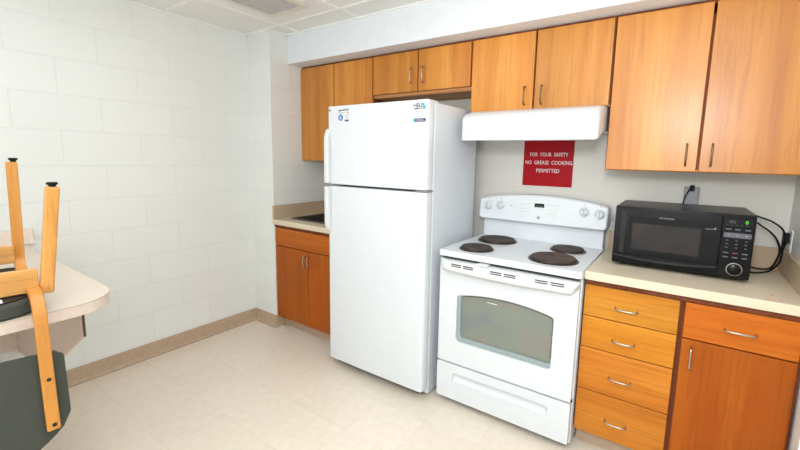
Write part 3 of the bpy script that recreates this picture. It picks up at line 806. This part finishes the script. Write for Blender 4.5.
# ------------------------------------------------------------------ wall-hung desk on the left
t = thing('wall_desk', 'beige laminate wall counter with a rounded corner, fixed to the left wall', 'desk', (XL, -2.042, .906))
D = 1.044-XL; Ld = 1.55
top = rrect(0, D, -Ld, 0, [0, .02, .15, 0], 10)
obj('top', plate(top, [], -.003, 0, XY), 'desk', t)
obj('edge_band', plate(top, [], -.040, -.0042, XY), 'desk_edge', t)
ins = rrect(.002, D-.0012, -Ld+.0012, -.0012, [0, .02, .149, 0], 10)
obj('edge_seam', plate(ins, [], -.0045, -.0028, XY), 'dark_line', t)
obj('backsplash', B(.001, .02, -Ld, .039, .0003, .085), 'desk_side', t, .002)
obj('wall_cleat', B(.001, .018, -1.5, -.0735, -.58, -.041), 'desk_side', t)
for yy in (-.085, -1.35):
    pl2 = [(.002, -.041), (1.128, -.041), (1.128, -.192), (.56, -.535), (.002, -.60)]
    b_ = obj('support_panel', plate(pl2, [], yy+.012, yy+.02, XZ), 'desk_side', t)
    obj('edge_strip', B(1.1282, 1.1302, yy+.012, yy+.02, -.192, -.0412), 'dark_line', b_)

# ------------------------------------------------------------------ chair upside down on the desk (local: +x chair back, z up from desk top)
t = thing('side_chair', 'bentwood chair with grey-green upholstery, turned upside down on the wall counter', 'chair', (.793, -2.459, .9065), math.atan2(-.116, .9932))
# seat cushion (top face lies on the desk)
out = rrect(-.300, .238, -.240, .240, [.05, .12, .12, .05], 10)
cu = obj('seat', plate(out, [], .0, .048, XY), 'fabric', t, .012, 3)
inn = rrect(-.287, .222, -.218, .218, [.045, .11, .11, .045], 10)
un = obj('seat_underside', plate(inn, [], .0482, .054, XY), 'fabric_dark', t, .003)
obj('paper_tag', B(.180, .222, .085, .138, .0543, .0548), 'paper', un)
yr = .213
def side_frame(s):
    p = [(-.222, .470)]
    p += [(-.222, z) for z in (.38, .28, .18, .125)]
    p += arc((-.180, .108), .042, 180, 270, 6)
    p += [(-.08, .066), (.08, .066), (.18, .066)]
    p += [(.216+.078*math.sin(R(a)), -.012+.078*math.cos(R(a))) for a in (0, 15, 30, 45, 60, 75)]
    p += [(.294, -.05), (.298, -.112), (.306, -.192), (.318, -.272), (.331, -.346)]
    return [(x, s*(yr-.002+(.024*(z-.1) if x < -.18 else 0)), z) for x, z in p]
for s in (1, -1):
    sf = obj('bent_side_frame', strip(bmesh.new(), side_frame(s), (0, 1, 0), .033, .024), 'birch', t, .004, 2, angle=50)
    obj('foot_glide', lathe(bmesh.new(), [(.009, .470), (.009, .476), (.013, .477), (.014, .482), (.011, .485)], (-.222, s*(yr+.012), 0), 'z', 18), 'black_matte', sf, smooth=True)
    # separate back leg, splayed outward
    a, b = Vector((.172, s*.243, .050)), Vector((.184, s*.282, .400))
    lg = obj('back_leg', strip(bmesh.new(), [a, a.lerp(b, .5), b], (0, 1, 0), .037, .028), 'birch', t, .008, 3)
    obj('foot_glide', lathe(bmesh.new(), [(.010, 0), (.010, .005), (.0145, .006), (.0155, .011), (.012, .014)], tuple(b), 'z', 18), 'black_matte', lg, smooth=True)
    bt = bmesh.new()
    for (bx, bz) in ((.316, -.187), (.339, -.327)):
        lathe(bt, [(.0058, -.002), (.0058, .0022), (.004, .0026)], (bx+.0005, s*yr, bz), 'x', 14)
    obj('bolt', bt, 'black_gap', sf)
obj('back_rail', B(.158, .182, -.226, .226, .060, .136), 'birch_h', t, .004)
obj('front_rail', B(-.212, -.190, -.198, .198, .088, .156), 'birch_h', t, .004)
# backrest: padded panel, crowned edge, curved in plan
def backrest():
    bm = bmesh.new(); ny, nz = 24, 12; hwid = .258; F = []; Bk = []
    for j in range(nz+1):
        rowf = []; rowb = []
        for i in range(ny+1):
            u = -1+2*i/ny; y = u*hwid; 
            ztop = -.120+.006*(1-u*u)-(.016 if abs(u) > .99 else 0)
            zbot = -.327-.125*(1-u*u)**.8+(.012 if abs(u) > .99 else 0)
            v = j/nz; z = ztop+(zbot-ztop)*v
            x = .268+.045*((-.120-z)/.28)+.010*(1-u*u)*0
            edge = min(1, (1-abs(u))/.05, v/.06+.0, (1-v)/.06)
            th = .008+.010*math.sqrt(max(0, 1-(1-max(0, edge))**2))
            rowf.append(bm.verts.new((x-th*1.0, y, z))); rowb.append(bm.verts.new((x+.012-(.004 if edge <= 0 else 0), y, z)))
        F.append(rowf); Bk.append(rowb)
    for j in range(nz):
        for i in range(ny):
            bm.faces.new((F[j][i], F[j][i+1], F[j+1][i+1], F[j+1][i])); bm.faces.new((Bk[j][i], Bk[j+1][i], Bk[j+1][i+1], Bk[j][i+1]))
    for j in range(nz):
        bm.faces.new((F[j][0], F[j+1][0], Bk[j+1][0], Bk[j][0])); bm.faces.new((F[j][ny], Bk[j][ny], Bk[j+1][ny], F[j+1][ny]))
    for i in range(ny):
        bm.faces.new((F[0][i], Bk[0][i], Bk[0][i+1], F[0][i+1])); bm.faces.new((F[nz][i], F[nz][i+1], Bk[nz][i+1], Bk[nz][i]))
    return bm
obj('backrest', backrest(), 'fabric', t, smooth=True)

# ------------------------------------------------------------------ light
def area(name, loc, rot, size, power, col, sy=None):
    l = bpy.data.lights.new(name, 'AREA'); l.energy = power; l.color = col; l.size = size
    if sy: l.shape = 'RECTANGLE'; l.size_y = sy
    o = bpy.data.objects.new(name, l); COL.objects.link(o); o.location = loc; o.rotation_euler = rot; return o
COOL = (.92, .965, 1)
area('ceiling_lamp', (1.1, -2.0, H-.03), (0, 0, 0), 1.2, 10, COOL, .5)
area('ceiling_lamp', (2.5, -1.75, H-.03), (0, 0, 0), 1.2, 7, COOL, .6)
area('ceiling_lamp', (2.6, -3.6, H-.03), (0, 0, 0), 1.2, 7, COOL, .6)
area('bounce_fill', (2.5, -2.95, 1.62), (math.pi, 0, 0), .5, 29, COOL, .5)
area('bounce_fill', (3.3, -2.3, 1.4), (math.pi, 0, 0), .8, 20, COOL, .8)  # unseen uplight, added as fill from the right
area('bounce_fill', (1.2, -3.7, 1.2), (math.pi, 0, 0), .8, 14, COOL, .8)  # unseen uplight, added to brighten the ceiling and the left side
area('front_fill', (2.0, YN+.06, 1.15), (R(90), 0, 0), 2.4, 26, COOL, 1.5)  # unseen fill panel added behind the camera to light surfaces facing it
fl = bpy.data.lights.new('camera_flash', 'AREA'); fl.shape = 'DISK'; fl.size = .32; fl.energy = 11.5; fl.color = (.96, .98, 1); fl.spread = R(120)
fo = bpy.data.objects.new('camera_flash', fl); COL.objects.link(fo); fo.location = (2.68, -2.72, 1.80)
fo.rotation_euler = (Vector((1.9, 0, 1.1))-fo.location).to_track_quat('-Z', 'Y').to_euler()
w = bpy.data.worlds.new('room'); S.world = w; w.use_nodes = True
w.node_tree.nodes['Background'].inputs[0].default_value = (.8, .88, 1, 1); w.node_tree.nodes['Background'].inputs[1].default_value = .3

# ------------------------------------------------------------------ camera
cam = bpy.data.cameras.new('camera'); co = bpy.data.objects.new('camera', cam); COL.objects.link(co)
px, py, yaw, pitch, roll, f = 7.662, -12.1671, .61, -.1374, .0195, 399.3148
fwd = Vector((-math.sin(yaw)*math.cos(pitch), math.cos(yaw)*math.cos(pitch), math.sin(pitch)))
rt = Vector((math.cos(yaw), math.sin(yaw), 0)); up = rt.cross(fwd)
r2 = rt*math.cos(roll)+up*math.sin(roll); u2 = -rt*math.sin(roll)+up*math.cos(roll)
co.matrix_world = Matrix(((r2.x, u2.x, -fwd.x, 2.6922), (r2.y, u2.y, -fwd.y, -2.597), (r2.z, u2.z, -fwd.z, 1.421), (0, 0, 0, 1)))
cam.sensor_width = 36; cam.lens = f/800*36; cam.shift_x = -px/800; cam.shift_y = py/800; cam.clip_start = .02
S.camera = co
S.view_settings.view_transform = 'Standard'; S.view_settings.look = 'None'; S.view_settings.exposure = -.24
